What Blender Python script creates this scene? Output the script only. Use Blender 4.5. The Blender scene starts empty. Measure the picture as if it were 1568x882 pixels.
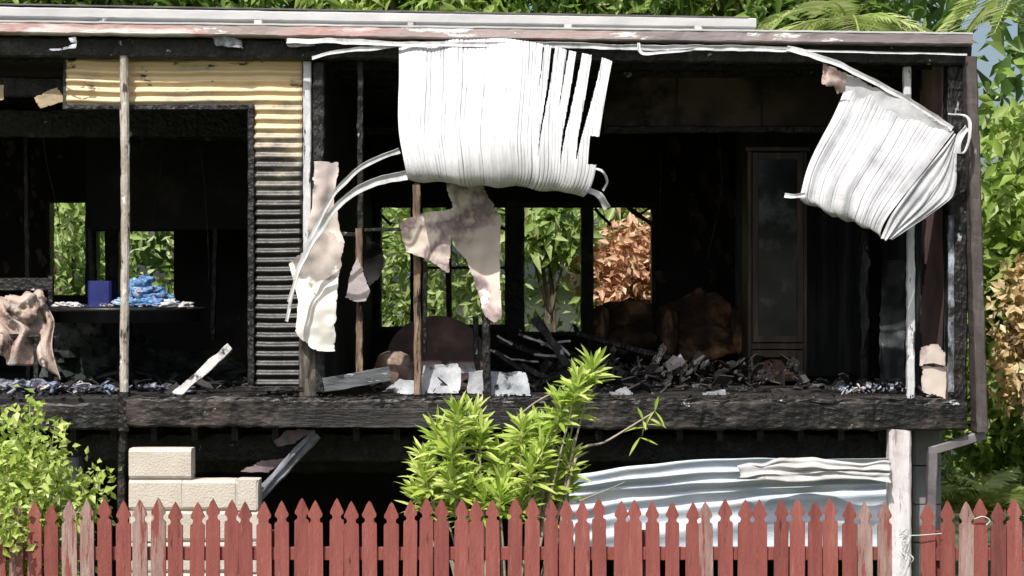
import bpy, math, random
import numpy as np
from mathutils import Vector, noise as mnoise
random.seed(7); rng=np.random.default_rng(7)
D=14.0; ZC=3.2
def W(px,py,y=0.0):
    s=(D+y)/D
    return Vector(((px-784)/200*s, y, ZC+(441-py)/200*s))
sc=bpy.context.scene
# ---------------------------------------------------------------- materials
def c4(c): return (c[0],c[1],c[2],1)
def M(name,stops,scale=4,st=(1,1,1),rough=.8,bump=.3,bs=30,grad=None,isl=0,patches=(),metal=0,spec=.4,trans=0,vor=False,lo=.3,hi=.7,bd=.02,rvar=0):
    m=bpy.data.materials.new(name); m.use_nodes=True
    nt=m.node_tree; N=nt.nodes; L=nt.links; N.clear()
    out=N.new('ShaderNodeOutputMaterial'); b=N.new('ShaderNodeBsdfPrincipled')
    b.inputs['Roughness'].default_value=rough; b.inputs['Metallic'].default_value=metal
    b.inputs['Specular IOR Level'].default_value=spec
    tc=N.new('ShaderNodeTexCoord'); mp=N.new('ShaderNodeMapping'); mp.inputs['Scale'].default_value=st
    L.new(tc.outputs['Object'],mp.inputs[0])
    def nz(s,d=5,src=None,r=.6):
        n=N.new('ShaderNodeTexNoise'); n.inputs['Scale'].default_value=s; n.inputs['Detail'].default_value=d; n.inputs['Roughness'].default_value=r
        L.new((src or mp).outputs[0],n.inputs['Vector']); return n.outputs[0]
    def mr(x,a,b_):
        n=N.new('ShaderNodeMapRange'); n.inputs[1].default_value=a; n.inputs[2].default_value=b_; L.new(x,n.inputs[0]); return n.outputs[0]
    def mixf(a,b_,f):
        n=N.new('ShaderNodeMix'); n.data_type='FLOAT'; n.inputs[0].default_value=f; L.new(a,n.inputs[2]); L.new(b_,n.inputs[3]); return n.outputs[0]
    fac=mr(nz(scale,5 if not trans else 1),lo,hi)
    if grad:
        sp=N.new('ShaderNodeSeparateXYZ'); L.new(tc.outputs['Object'],sp.inputs[0])
        fac=mixf(fac,mr(sp.outputs['XYZ'.index(grad[0])],grad[1],grad[2]),grad[3])
    if isl:
        g=N.new('ShaderNodeNewGeometry'); fac=mixf(fac,g.outputs['Random Per Island'],isl)
    cr=N.new('ShaderNodeValToRGB'); L.new(fac,cr.inputs[0])
    el=cr.color_ramp.elements
    while len(el)<len(stops): el.new(.5)
    for e,(p,c) in zip(el,stops): e.position=p; e.color=c4(c)
    col=cr.outputs[0]
    for k,(pc,ps,th,sf) in enumerate(patches):
        mp2=N.new('ShaderNodeMapping'); mp2.inputs['Location'].default_value=(3.1*k+1,7.7*k,2.3*k); mp2.inputs['Scale'].default_value=st
        L.new(tc.outputs['Object'],mp2.inputs[0])
        mk=mr(nz(ps,6,mp2,.68),th,th+sf)
        mx=N.new('ShaderNodeMix'); mx.data_type='RGBA'; L.new(mk,mx.inputs[0]); L.new(col,mx.inputs[6]); mx.inputs[7].default_value=c4(pc); col=mx.outputs[2]
    L.new(col,b.inputs['Base Color'])
    if rvar: 
        r=N.new('ShaderNodeMapRange'); r.inputs[1].default_value=.3; r.inputs[2].default_value=.7; r.inputs[3].default_value=rough-rvar; r.inputs[4].default_value=rough+rvar
        L.new(nz(bs*.4,3),r.inputs[0]); L.new(r.outputs[0],b.inputs['Roughness'])
    if bump:
        bp=N.new('ShaderNodeBump'); bp.inputs['Strength'].default_value=bump; bp.inputs['Distance'].default_value=bd
        if vor:
            v=N.new('ShaderNodeTexVoronoi'); v.inputs['Scale'].default_value=bs; L.new(mp.outputs[0],v.inputs['Vector'])
            h=mixf(v.outputs['Distance'],nz(bs*2,3),.5)
        else: h=nz(bs,6)
        L.new(h,bp.inputs['Height']); L.new(bp.outputs[0],b.inputs['Normal'])
    if trans:
        t=N.new('ShaderNodeBsdfTranslucent'); L.new(col,t.inputs[0]); ms=N.new('ShaderNodeMixShader'); ms.inputs[0].default_value=trans
        L.new(b.outputs[0],ms.inputs[1]); L.new(t.outputs[0],ms.inputs[2]); L.new(ms.outputs[0],out.inputs[0])
    else: L.new(b.outputs[0],out.inputs[0])
    return m
ASH=(.5,.52,.56)
char=M('charred_timber',[(0,(.003,.003,.003)),(.55,(.008,.0075,.007)),(.85,(.022,.02,.019)),(1,(.055,.05,.045))],5,(1,1,1),.5,.9,24,vor=True,patches=[(ASH,7,.67,.03)],spec=.45,rvar=.15)
charv=M('charred_stud_timber',[(0,(.003,.003,.003)),(.55,(.010,.009,.009)),(.85,(.03,.027,.025)),(1,(.08,.072,.068))],7,(1.6,1.6,.7),.5,.9,24,vor=True,patches=[((.34,.38,.45),7,.64,.03)],spec=.45,rvar=.15)
charb=M('charred_beam',[(0,(.004,.0035,.003)),(.4,(.013,.011,.0095)),(.75,(.048,.037,.031)),(1,(.11,.088,.078))],3.2,(.8,1,1.5),.5,.7,16,vor=True,patches=[((.003,.003,.003),2.6,.50,.06),(ASH,3.6,.655,.03)],spec=.45,rvar=.15)
soot=M('sooty_lining',[(0,(.004,.004,.004)),(.6,(.013,.012,.012)),(1,(.045,.04,.037))],1.6,rough=.8,bump=.5,bs=12,patches=[((.11,.085,.07),2.5,.66,.03)])
sootw=M('sooty_blue_wall',[(0,(.006,.008,.009)),(.6,(.022,.026,.03)),(1,(.08,.085,.09))],1.5,(5,5,.5),rough=.6,bump=.4,bs=10,patches=[((.2,.19,.19),3,.68,.02)])
ceilm=M('smoked_ceiling',[(0,(.012,.009,.008)),(.5,(.045,.034,.027)),(1,(.11,.085,.068))],1.3,(1,1,1),rough=.85,bump=.3,bs=8,patches=[((.004,.004,.004),1.2,.50,.12),((.2,.14,.1),5,.70,.02)])
corr=M('corrugated_cladding',[(0,(.004,.004,.004)),(.48,(.012,.011,.011)),(.58,(.045,.04,.037)),(.645,(.17,.15,.125)),(.70,(.40,.335,.24)),(.78,(.66,.50,.29)),(1,(.72,.56,.33))],2.2,(.8,1,1.4),.45,.25,20,grad=('Z',2.35,4.95,.68),patches=[((.03,.027,.025),5,.60,.04),((.25,.25,.25),8,.67,.04)],spec=.6)
white=M('bleached_metal_sheet',[(0,(.46,.46,.475)),(.5,(.62,.62,.64)),(1,(.70,.70,.71))],3,(6,6,.35),.6,.2,25,patches=[((.42,.39,.37),6,.66,.05),((.26,.25,.25),9,.70,.04)],spec=.25)
white2=M('greyed_metal_sheet',[(0,(.36,.36,.38)),(.5,(.52,.52,.54)),(1,(.64,.64,.66))],4,(1,1,1),.6,.2,25,patches=[((.42,.31,.28),5,.64,.06),((.25,.2,.2),9,.70,.04)],spec=.25)
whitegrey=M('scorched_white_metal',[(0,(.35,.34,.34)),(.5,(.62,.61,.6)),(1,(.75,.74,.73))],6,(1,1,1),.55,.4,25,patches=[((.06,.05,.05),5,.55,.06)])
rust=M('reddened_metal',[(0,(.3,.16,.13)),(.5,(.5,.36,.32)),(1,(.66,.6,.58))],12,rough=.7,bump=.4,bs=30)
gut=M('gutter_paint',[(0,(.80,.80,.80)),(.22,(.74,.70,.69)),(.34,(.50,.30,.28)),(.45,(.42,.34,.33)),(.7,(.25,.215,.22)),(1,(.11,.09,.09))],2.5,(.6,1,3),.5,.25,16,grad=('X',-4.2,4.4,.6),patches=[((.78,.77,.76),3,.61,.03)])
roofm=M('roof_trim',[(0,(.42,.42,.42)),(1,(.58,.58,.57))],2,(1,1,4),.55,.1,20,patches=[((.3,.25,.24),4,.68,.06)])
darkm=M('dark_flashing',[(0,(.06,.055,.055)),(1,(.15,.14,.14))],5,rough=.5,bump=.2)
roofsheet=M('roof_sheet',[(0,(.3,.3,.3)),(1,(.5,.5,.5))],2,rough=.5,bump=.1,metal=.3)
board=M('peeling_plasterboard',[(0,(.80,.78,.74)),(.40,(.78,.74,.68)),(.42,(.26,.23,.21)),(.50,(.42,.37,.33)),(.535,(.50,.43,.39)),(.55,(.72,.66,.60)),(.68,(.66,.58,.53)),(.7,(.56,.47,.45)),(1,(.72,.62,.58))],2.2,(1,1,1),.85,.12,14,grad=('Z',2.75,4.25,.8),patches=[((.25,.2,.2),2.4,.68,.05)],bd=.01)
boardb=M('smoke_stained_board',[(0,(.62,.52,.42)),(.40,(.70,.61,.52)),(.47,(.46,.38,.35)),(.52,(.22,.165,.17)),(.58,(.40,.30,.29)),(.66,(.62,.53,.47)),(1,(.70,.60,.52))],1.1,(1,1,1),.85,.12,14,patches=[((.78,.74,.68),1.8,.59,.012)],bd=.01)
pink=M('shade_painted_pink_wall',[(0,(.08,.05,.05)),(.5,(.19,.12,.115)),(.75,(.38,.27,.24)),(1,(.52,.40,.35))],2,(1,1,.8),.8,.2,14,grad=('Z',3.4,5.0,.5),patches=[((.6,.48,.43),2.0,.64,.02)])  # hanging sheet's shadow put into the colour, darker down the wall
wposts=M('peeling_white_paint',[(0,(.50,.50,.52)),(1,(.74,.74,.76))],7,(3,3,.6),.7,.4,30,patches=[((.05,.045,.04),4,.57,.03)])
pipe=M('rusted_pole',[(0,(.26,.22,.18)),(.5,(.42,.37,.31)),(1,(.56,.53,.5))],9,(2,2,.8),.7,.5,40,patches=[((.07,.05,.045),8,.55,.04),((.72,.71,.69),9,.60,.04)])
stud=M('scorched_stud',[(0,(.035,.025,.018)),(.5,(.19,.125,.085)),(1,(.38,.28,.19))],6,(4,4,.5),.8,.5,30,patches=[((.01,.01,.01),4,.55,.05),((.4,.37,.34),7,.63,.04)])
block=M('concrete_block',[(0,(.52,.46,.39)),(1,(.64,.58,.50))],5,rough=.9,bump=.5,bs=60,isl=.22,patches=[((.36,.31,.26),2.5,.66,.1)])
mortar=M('mortar',[(0,(.44,.40,.35)),(1,(.52,.47,.41))],10,rough=.95)
bluem=M('blue_white_cladding',[(0,(.40,.46,.56)),(.5,(.54,.60,.69)),(1,(.70,.74,.78))],2,(1,1,4),.6,.2,20,patches=[((.62,.60,.57),3,.57,.1),((.2,.2,.22),3.5,.69,.04)],spec=.3)
fencem=M('fence_paint',[(0,(.13,.042,.037)),(.35,(.235,.068,.058)),(.75,(.31,.095,.08)),(.92,(.34,.14,.12)),(1,(.35,.19,.165))],4,(6,6,.7),.75,.5,35,isl=.5,patches=[((.36,.22,.20),6,.63,.08),((.06,.03,.027),5,.63,.06)],spec=.3)
fencew=M('weathered_fence_paint',[(0,(.22,.12,.10)),(.5,(.34,.21,.185)),(1,(.48,.38,.35))],5,(6,6,.6),.85,.6,35,isl=.35,patches=[((.27,.075,.065),4,.52,.06),((.12,.08,.07),6,.62,.06)],spec=.2)
wallc=M('render_wall',[(0,(.16,.16,.17)),(1,(.26,.26,.27))],3,rough=.9,bump=.3)
ashd=M('ash_debris',[(0,(.006,.006,.006)),(.62,(.022,.02,.02)),(.88,(.08,.075,.075)),(.95,(.4,.4,.42)),(1,(.65,.65,.67))],8,isl=.85,rough=.9,bump=.5,lo=.4,hi=.8)
papd=M('mixed_debris',[(0,(.03,.03,.03)),(.35,(.12,.13,.17)),(.55,(.2,.27,.40)),(.7,(.38,.35,.33)),(1,(.66,.66,.68))],8,isl=.85,rough=.9,bump=.4)
clothb=M('blue_clothes',[(0,(.03,.07,.18)),(.38,(.06,.19,.38)),(.46,(.13,.36,.52)),(.52,(.33,.27,.48)),(.57,(.06,.16,.34)),(.72,(.10,.26,.46)),(.8,(.45,.5,.58)),(1,(.3,.22,.36))],9,rough=.9,bump=.6,bs=25,lo=.25,hi=.72)
bluep=M('navy_cardboard',[(0,(.01,.015,.10)),(1,(.02,.03,.17))],4,rough=.5,bump=.1,patches=[((.25,.28,.4),14,.68,.02)])
beige=M('stained_blanket',[(0,(.22,.14,.11)),(.5,(.42,.32,.27)),(1,(.55,.46,.4))],6,rough=.95,bump=.6,bs=25,patches=[((.10,.07,.07),3.5,.56,.05),((.3,.28,.27),6,.6,.04)])
black=M('black_lacquer',[(0,(.004,.004,.005)),(1,(.025,.025,.028))],5,rough=.35,bump=.3,bs=12,patches=[((.07,.065,.06),5,.64,.05)])
woodd=M('smoked_cabinet_wood',[(0,(.009,.007,.006)),(.6,(.032,.021,.016)),(1,(.09,.058,.04))],3,(4,4,.5),.5,.3,20)
glassd=M('sooty_glass',[(0,(.006,.007,.008)),(.6,(.02,.024,.026)),(1,(.11,.12,.12))],3,rough=.2,bump=.1,bs=6,spec=.3)
sofam=M('burnt_upholstery',[(0,(.008,.006,.005)),(.45,(.06,.035,.02)),(.75,(.22,.12,.06)),(1,(.36,.22,.12))],3,rough=.95,bump=.8,bs=12,lo=.35,hi=.7)
peel=M('peeled_lining',[(0,(.02,.016,.013)),(1,(.14,.10,.08))],5,rough=.95,bump=.5)
brownd=M('heat_browned_disc',[(0,(.02,.012,.01)),(.6,(.08,.045,.04)),(1,(.18,.11,.09))],2.5,rough=.6,bump=.3)
bark=M('bark',[(0,(.07,.05,.035)),(1,(.22,.17,.13))],8,(3,3,.6),.9,.8,20)
twig=M('pale_twig',[(0,(.28,.24,.18)),(1,(.42,.36,.27))],12,rough=.8,bump=.3)
gr=M('grass_ground',[(0,(.04,.06,.02)),(.5,(.08,.10,.035)),(1,(.16,.14,.08))],2,rough=.95,bump=.6,bs=20)
def leafm(n,a,b_,c,i=.6,t=.35,s=1.1,d=None): return M(n,[(0,a),(.5,b_),(.85,c),(1,d or c)],s,isl=i,rough=.4,bump=0,trans=t,spec=.5)  # broad noise darkens leaf clumps, painting their shadow into the colour
lf_mid=leafm('tree_leaves',(.04,.09,.018),(.15,.26,.045),(.34,.46,.10),t=.4,d=(.5,.42,.16))
lf_far=leafm('far_leaves',(.06,.12,.035),(.16,.28,.07),(.34,.46,.14),t=.4)
lf_bri=leafm('sunlit_leaves',(.10,.19,.03),(.30,.44,.08),(.56,.66,.24),t=.45)
lf_win=leafm('garden_leaves',(.12,.22,.05),(.34,.47,.13),(.62,.70,.36),t=.45,d=(.6,.5,.22))
lf_sh=leafm('lime_shrub_leaves',(.28,.42,.06),(.48,.60,.13),(.68,.75,.30),.7,.45,3)
lf_ol=leafm('lance_leaves',(.20,.34,.05),(.48,.61,.11),(.70,.76,.28),.7,.4,3)
lf_dry=leafm('dry_leaves',(.40,.18,.09),(.66,.38,.22),(.82,.62,.42),.7,.35,3)
lf_dry2=leafm('yellowing_leaves',(.38,.22,.08),(.62,.46,.22),(.78,.68,.40),.7,.35,3)
lf_palm=leafm('palm_leaves',(.20,.30,.06),(.40,.50,.14),(.62,.66,.34),.6,.4,2)
# ---------------------------------------------------------------- mesh tools
class MB:
    def __init__(s): s.V=[]; s.F=[]
    def add(s,vs,fs):
        o=len(s.V); s.V+= [tuple(v) for v in vs]; s.F+=[tuple(i+o for i in f) for f in fs]
    def obj(s,name,mat,parent=None,smooth=False):
        me=bpy.data.meshes.new(name); me.from_pydata(s.V,[],s.F); me.update()
        if smooth: me.polygons.foreach_set('use_smooth',[True]*len(me.polygons))
        me.materials.append(mat); o=bpy.data.objects.new(name,me); sc.collection.objects.link(o)
        if parent: o.parent=parent
        return o
def empty(name,loc=(0,0,0)):
    o=bpy.data.objects.new(name,None); sc.collection.objects.link(o); o.empty_display_size=.2; return o
def beam(mb,a,b,w,h,jit=.004,seg=None,up=None,taper=1.0,endj=0):
    a=Vector(a); b=Vector(b); d=(b-a); ln=d.length; d.normalize()
    if up is None: up=Vector((0,0,1)) if abs(d.z)<.8 else Vector((0,1,0))
    s=d.cross(up).normalized(); u=s.cross(d).normalized()
    if seg is None: seg=max(1,min(200,int(ln/.04))) if jit>0 else 1
    bv=min(w,h)*.12
    cs=[(-w/2+bv,-h/2),(w/2-bv,-h/2),(w/2,-h/2+bv),(w/2,h/2-bv),(w/2-bv,h/2),(-w/2+bv,h/2),(-w/2,h/2-bv),(-w/2,-h/2+bv)]
    vs=[];fs=[]; ph=random.random()*50
    for i in range(seg+1):
        t=i/seg; p=a+(b-a)*t; k=1+(taper-1)*t
        for j,(x,y) in enumerate(cs):
            q=p+s*(x*k)+u*(y*k)
            if jit:
                n=mnoise.noise_vector(q*9+Vector((ph,0,0)))+mnoise.noise_vector(q*30)*.5
                q=q+n*jit*1.3
                if endj and i in(0,seg): q+=d*random.uniform(-endj,endj)
            vs.append(q)
    for i in range(seg):
        for j in range(8):
            k=(j+1)%8; fs.append((i*8+j,i*8+k,(i+1)*8+k,(i+1)*8+j))
    fs.append(tuple(range(7,-1,-1))); fs.append(tuple(seg*8+j for j in range(8)))
    mb.add(vs,fs)
def box(mb,x0,x1,y0,y1,z0,z1,jit=0):
    dx,dy,dz=x1-x0,y1-y0,z1-z0; cx,cy,cz=(x0+x1)/2,(y0+y1)/2,(z0+z1)/2
    if dz>=dx and dz>=dy: beam(mb,(cx,cy,z0),(cx,cy,z1),dx,dy,jit,up=Vector((0,1,0)))
    elif dx>=dy: beam(mb,(x0,cy,cz),(x1,cy,cz),dy,dz,jit)
    else: beam(mb,(cx,y0,cz),(cx,y1,cz),dx,dz,jit)
def rb(mb,px0,py0,px1,py1,yf,dep,jit=.004):
    a=W(px0,py1,yf); b=W(px1,py0,yf); box(mb,a.x,b.x,yf,yf+dep,a.z,b.z,jit)
def pbeam(mb,p,q,wpx,dep,jit=.004,**k):
    a=W(*p); b=W(*q); s=(D+a.y)/D/200; beam(mb,a,b,wpx*s,dep,jit,up=Vector((0,1,0)),**k)
def catmull(P,n):
    P=[Vector(p) for p in P]; Q=[P[0]*2-P[1]]+P+[P[-1]*2-P[-2]]; out=[]; m=len(P)-1
    for i in range(n+1):
        t=i/n*m; k=min(int(t),m-1); f=t-k; a,b,c,d=Q[k],Q[k+1],Q[k+2],Q[k+3]
        out.append(.5*((2*b)+(c-a)*f+(2*a-5*b+4*c-d)*f*f+(3*b-a-3*c+d)*f**3))
    return out
def ruled(name,Lc,Rc,mat,nu,nv,ribs,amp,keep=None,parent=None,dz=None,endf=None,nz=.01,smooth=False,solid=.002):
    Lp=catmull(Lc,nv*4); Rp=catmull(Rc,nv*4)
    def samp(P,v):
        t=max(0,min(1,v))*nv*4; k=min(int(t),nv*4-1); return P[k].lerp(P[k+1],t-k)
    ra=[random.choice((.25,.4,.7,1,1.5)) for _ in range(int(ribs)+3)]; rw=[random.uniform(.25,.5) for _ in range(int(ribs)+3)]
    V=[];F=[]
    for j in range(nv+1):
        for i in range(nu+1):
            u=i/nu; v=j/nv*(endf(u) if endf else 1)
            a=samp(Lp,v); b=samp(Rp,v); a2=samp(Lp,min(1,v+.02)); b2=samp(Rp,min(1,v+.02)); a1=samp(Lp,max(0,v-.02)); b1=samp(Rp,max(0,v-.02))
            p=a.lerp(b,u); dv=a2.lerp(b2,u)-a1.lerp(b1,u); n=(b-a).cross(dv)
            if n.length>1e-9: n.normalize()
            rr=u*ribs+.35*math.sin(v*4+u*3)+.3*math.sin(u*31); k=max(0,min(int(rr),len(ra)-1)); f=rr-int(rr)
            h=max(0,1-abs(2*f-1)/rw[k])
            h=min(1,h*1.5)*amp*ra[k]*(.6+.8*mnoise.noise(Vector((k*3.3,v*2.5,1))))
            p=p+n*h+mnoise.noise_vector(Vector((u*3,v*3,5)))*nz*2+n*mnoise.noise(Vector((u*9,v*1.5,9)))*nz*1.5
            if dz: p=p+dz(u,v)
            V.append(p)
    for j in range(nv):
        for i in range(nu):
            if keep and not keep((i+.5)/nu,(j+.5)/nv): continue
            q=j*(nu+1)+i; F.append((q,q+1,q+nu+2,q+nu+1))
    mb=MB(); mb.add(V,F); o=mb.obj(name,mat,parent,smooth)
    if solid:
        m=o.modifiers.new('s','SOLIDIFY'); m.thickness=solid
    return o
def ribbon(mb,pts,wpx,n=40,tw=0,t=.004,w2=None):
    P=catmull([W(*p) for p in pts],n); vs=[];fs=[]
    for i,p in enumerate(P):
        p=p+mnoise.noise_vector(p*7)*.008
        d=(P[min(i+1,n)]-P[max(i-1,0)]).normalized(); s=d.cross(Vector((0,1,0))).normalized()
        nrm=s.cross(d); a=tw*math.sin(i/n*5+1)+tw*mnoise.noise(p*5); s2=s*math.cos(a)+nrm*math.sin(a); n2=s2.cross(d)
        w=(wpx+((w2 or wpx)-wpx)*i/n)/400*(D+p.y)/D*(1+.3*mnoise.noise(p*12))
        for q in (s2*w+n2*t,n2*(t+w*.35),-s2*w+n2*t,-s2*w-n2*t,n2*(w*.35-t),s2*w-n2*t): vs.append(p+q)
    for i in range(n):
        for j in range(6): k=(j+1)%6; fs.append((i*6+j,i*6+k,i*6+6+k,i*6+6+j))
    mb.add(vs,fs)
def plate(mb,poly,y,th=.012,tilt=0,curl=0.03,cell=3.0,ax=(1,1)):
    n=len(poly); P=[]
    for i in range(n):
        a=Vector(poly[i]);b=Vector(poly[(i+1)%n]); k=max(1,int((b-a).length/8))
        for j in range(k):
            p=a.lerp(b,j/k)
            if j: p=p+Vector((mnoise.noise(Vector((p.x*.09,p.y*.09,3)))*4,mnoise.noise(Vector((p.x*.09,p.y*.09,8)))*4))
            P.append((p.x,p.y))
    A=np.array(P); B=np.roll(A,-1,0)
    x0,y0=A.min(0)-cell; x1,y1=A.max(0)+cell
    if (x1-x0)<30: cell=min(cell,2)
    nx=int((x1-x0)/cell)+1; ny=int((y1-y0)/cell)+1
    def inside(x,yv):
        c=((A[:,1]>yv)!=(B[:,1]>yv)); 
        with np.errstate(divide='ignore',invalid='ignore'): xi=(B[:,0]-A[:,0])*(yv-A[:,1])/(B[:,1]-A[:,1])+A[:,0]
        return (np.sum(c&(x<xi))%2)==1
    used={}; F=[]; 
    def gv(i,j):
        if (i,j) not in used: used[(i,j)]=len(used)
        return used[(i,j)]
    for j in range(ny):
        for i in range(nx):
            if inside(x0+(i+.5)*cell,y0+(j+.5)*cell): F.append((gv(i,j),gv(i+1,j),gv(i+1,j+1),gv(i,j+1)))
    V=[]; AB=B-A; l2=(AB**2).sum(1)+1e-9
    for (i,j) in used:
        p=np.array([x0+i*cell,y0+j*cell]); t=np.clip(((p-A)*AB).sum(1)/l2,0,1); q=A+AB*t[:,None]; dd=((q-p)**2).sum(1); k=dd.argmin()
        if not inside(*p) or dd[k]<(cell*.45)**2: p=q[k]; 
        ed=math.sqrt(dd[k])
        c=curl*mnoise.noise(Vector((p[0]*.012*ax[0],p[1]*.012*ax[1],y*3)))*1.5+curl*.2*mnoise.noise(Vector((p[0]*.05,p[1]*.05,y*3+4)))-curl*.35*math.exp(-ed/5)*max(0,mnoise.noise(Vector((p[0]*.03,p[1]*.03,7)))*2)
        V.append(W(p[0],p[1],y+tilt*(p[1]-poly[0][1])/200+c))
    m=len(V); edges={}
    for f in F:
        for k in range(4):
            e=(f[k],f[(k+1)%4]); 
            if (e[1],e[0]) in edges: del edges[(e[1],e[0])]
            else: edges[e]=1
    V2=V+[v+Vector((0,th,0)) for v in V]
    mb.add(V2,F+[tuple(m+i for i in reversed(f)) for f in F]+[(b,a,a+m,b+m) for a,b in edges])
def tube(mb,P,r0,r1,n=24,sides=8,wob=.0):
    Q=catmull(P,n); vs=[];fs=[]
    for i,p in enumerate(Q):
        d=(Q[min(i+1,n)]-Q[max(i-1,0)]).normalized(); a=Vector((1,0,0)) if abs(d.x)<.7 else Vector((0,0,1))
        s=d.cross(a).normalized(); u=d.cross(s); r=r0+(r1-r0)*i/n
        for j in range(sides):
            t=j/sides*6.2832; rr=r*(1+wob*mnoise.noise(p*8+Vector((j,0,0)))); vs.append(p+s*math.cos(t)*rr+u*math.sin(t)*rr)
    for i in range(n):
        for j in range(sides): k=(j+1)%sides; fs.append((i*sides+j,i*sides+k,(i+1)*sides+k,(i+1)*sides+j))
    fs.append(tuple(range(sides))); fs.append(tuple(n*sides+j for j in range(sides)))
    mb.add(vs,fs)
def leafcloud(name,pts,size,wid,mat,parent=None,down=.4,front=.35):
    n=len(pts); d=rng.normal(size=(n,3)); d[:,2]-=down; d/=np.linalg.norm(d,axis=1)[:,None]
    nn=rng.normal(size=(n,3)); nn[:,2]+=.8; nn[:,1]-=front
    s=np.cross(d,nn); s/=np.linalg.norm(s,axis=1)[:,None]+1e-9; m=np.cross(s,d)
    Lz=(size*rng.uniform(.6,1.3,n))[:,None]; Wd=Lz*wid
    A=pts; B=pts+d*Lz*.45+s*Wd+m*Wd*.4; C=pts+d*Lz-m*Wd*.6; E=pts+d*Lz*.45-s*Wd+m*Wd*.4
    V=np.stack([A,B,C,E],1).reshape(-1,3).astype(np.float32)
    base=np.arange(n)*4; T=np.stack([base,base+1,base+2,base,base+2,base+3],1).reshape(-1)
    me=bpy.data.meshes.new(name); me.vertices.add(4*n); me.vertices.foreach_set('co',V.ravel())
    me.loops.add(6*n); me.loops.foreach_set('vertex_index',T.astype(np.int32)); me.polygons.add(2*n)
    me.polygons.foreach_set('loop_start',(np.arange(2*n)*3).astype(np.int32)); me.update(calc_edges=True); me.validate()
    me.materials.append(mat); o=bpy.data.objects.new(name,me); sc.collection.objects.link(o)
    if parent: o.parent=parent
    return o
def clump_pts(c,r,ncl,per,sig,shell=.5):
    d=rng.normal(size=(ncl,3)); d/=np.linalg.norm(d,axis=1)[:,None]
    rad=rng.uniform(shell,1,ncl)[:,None]; cc=np.array(c)+d*rad*np.array(r)
    s=sig*rng.uniform(.6,1.4,ncl)
    return (cc[:,None,:]+rng.normal(size=(ncl,per,3))*s[:,None,None]).reshape(-1,3)
def boxclumps(lo,hi,ncl,per,sig):
    cc=rng.uniform(lo,hi,(ncl,3)); s=sig*rng.uniform(.6,1.4,ncl)
    return (cc[:,None,:]+rng.normal(size=(ncl,per,3))*s[:,None,None]).reshape(-1,3)
def chips(mb,x0,x1,y0,y1,z,n,s0=.02,s1=.08,hh=.06,flat=.5):
    for _ in range(n):
        x=random.uniform(x0,x1);y=random.uniform(y0,y1);s=s0+(s1-s0)*random.random()**2.5;h=random.uniform(0,hh)
        a=random.uniform(0,6.28); k=random.randint(4,6); t=Vector((random.gauss(0,flat),random.gauss(0,flat),1)).normalized()
        s1v=t.orthogonal().normalized(); s2=t.cross(s1v); c=Vector((x,y,z+h+s*.2)); th=random.uniform(.003,.015)
        v=[]; el=random.uniform(.15,.9)
        rr=[s*random.uniform(.5,1) for _ in range(k)]
        for f in (0,1):
            for j in range(k):
                b=a+j/k*6.283; v.append(c+s1v*math.cos(b)*rr[j]+s2*math.sin(b)*rr[j]*el+t*th*f)
        mb.add(v,[tuple(range(k-1,-1,-1)),tuple(range(k,2*k))]+[(j,(j+1)%k,k+(j+1)%k,k+j) for j in range(k)])
def heap(mb,c,r,n=1,amp=.35,seed=0,res=24):
    vs=[];fs=[];c=Vector(c)
    for i in range(res+1):
        th=i/res*math.pi
        for j in range(res*2):
            ph=j/(res*2)*2*math.pi; d=Vector((math.sin(th)*math.cos(ph),math.sin(th)*math.sin(ph),math.cos(th)))
            k=1+amp*mnoise.noise(d*1.8+Vector((seed,0,0)))+amp*.7*(abs(mnoise.noise(d*3.2+Vector((seed,3,0))))-.15)
            vs.append(c+Vector((d.x*r[0],d.y*r[1],d.z*r[2]))*k)
    for i in range(res):
        for j in range(res*2):
            k=(j+1)%(res*2); fs.append((i*res*2+j,i*res*2+k,(i+1)*res*2+k,(i+1)*res*2+j))
    mb.add(vs,fs)
FZ=ZC-.82
CZ=4.95
# ================================================================ GROUND
mb=MB(); g=60
mb.add([(-300+600*i/g,-300+600*j/g,0) for j in range(g+1) for i in range(g+1)],[(j*(g+1)+i,j*(g+1)+i+1,(j+1)*(g+1)+i+1,(j+1)*(g+1)+i) for j in range(g) for i in range(g)])
mb.obj('ground',gr)
# ================================================================ HOUSE
H=empty('burnt_house')
XL=-6.2; XR=3.33; YB=5.0
def openwall(x0,x1,z0,z1,y,th,ops,mat,name):
    xs=sorted({x0,x1,*[o[0] for o in ops],*[o[2] for o in ops]}); zs=sorted({z0,z1,*[o[1] for o in ops],*[o[3] for o in ops]}); mb=MB()
    for i in range(len(xs)-1):
        for j in range(len(zs)-1):
            cx=(xs[i]+xs[i+1])/2;cz=(zs[j]+zs[j+1])/2
            if any(o[0]<cx<o[2] and o[1]<cz<o[3] for o in ops): continue
            X0,X1,Z0,Z1=xs[i],xs[i+1],zs[j],zs[j+1]
            v=[(X0,y,Z0),(X1,y,Z0),(X1,y,Z1),(X0,y,Z1),(X0,y+th,Z0),(X1,y+th,Z0),(X1,y+th,Z1),(X0,y+th,Z1)]
            mb.add(v,[(0,1,2,3),(5,4,7,6),(0,4,5,1),(3,2,6,7),(0,3,7,4),(1,5,6,2)])
    return mb.obj(name,mat,H)
def op(a,b,c,d,y=YB):
    p=W(a,d,y);q=W(c,b,y); return (p.x,p.z,q.x,q.z)
ops=[op(76,310,132,452),op(147,354,161,452),op(180,354,266,452),op(578,317,632,502),op(645,314,775,497),op(802,310,892,512),op(907,315,1000,479)]
openwall(XL,XR+.1,FZ-.3,5.2,YB,.12,ops,soot,'rear_wall')
mb=MB()
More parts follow.
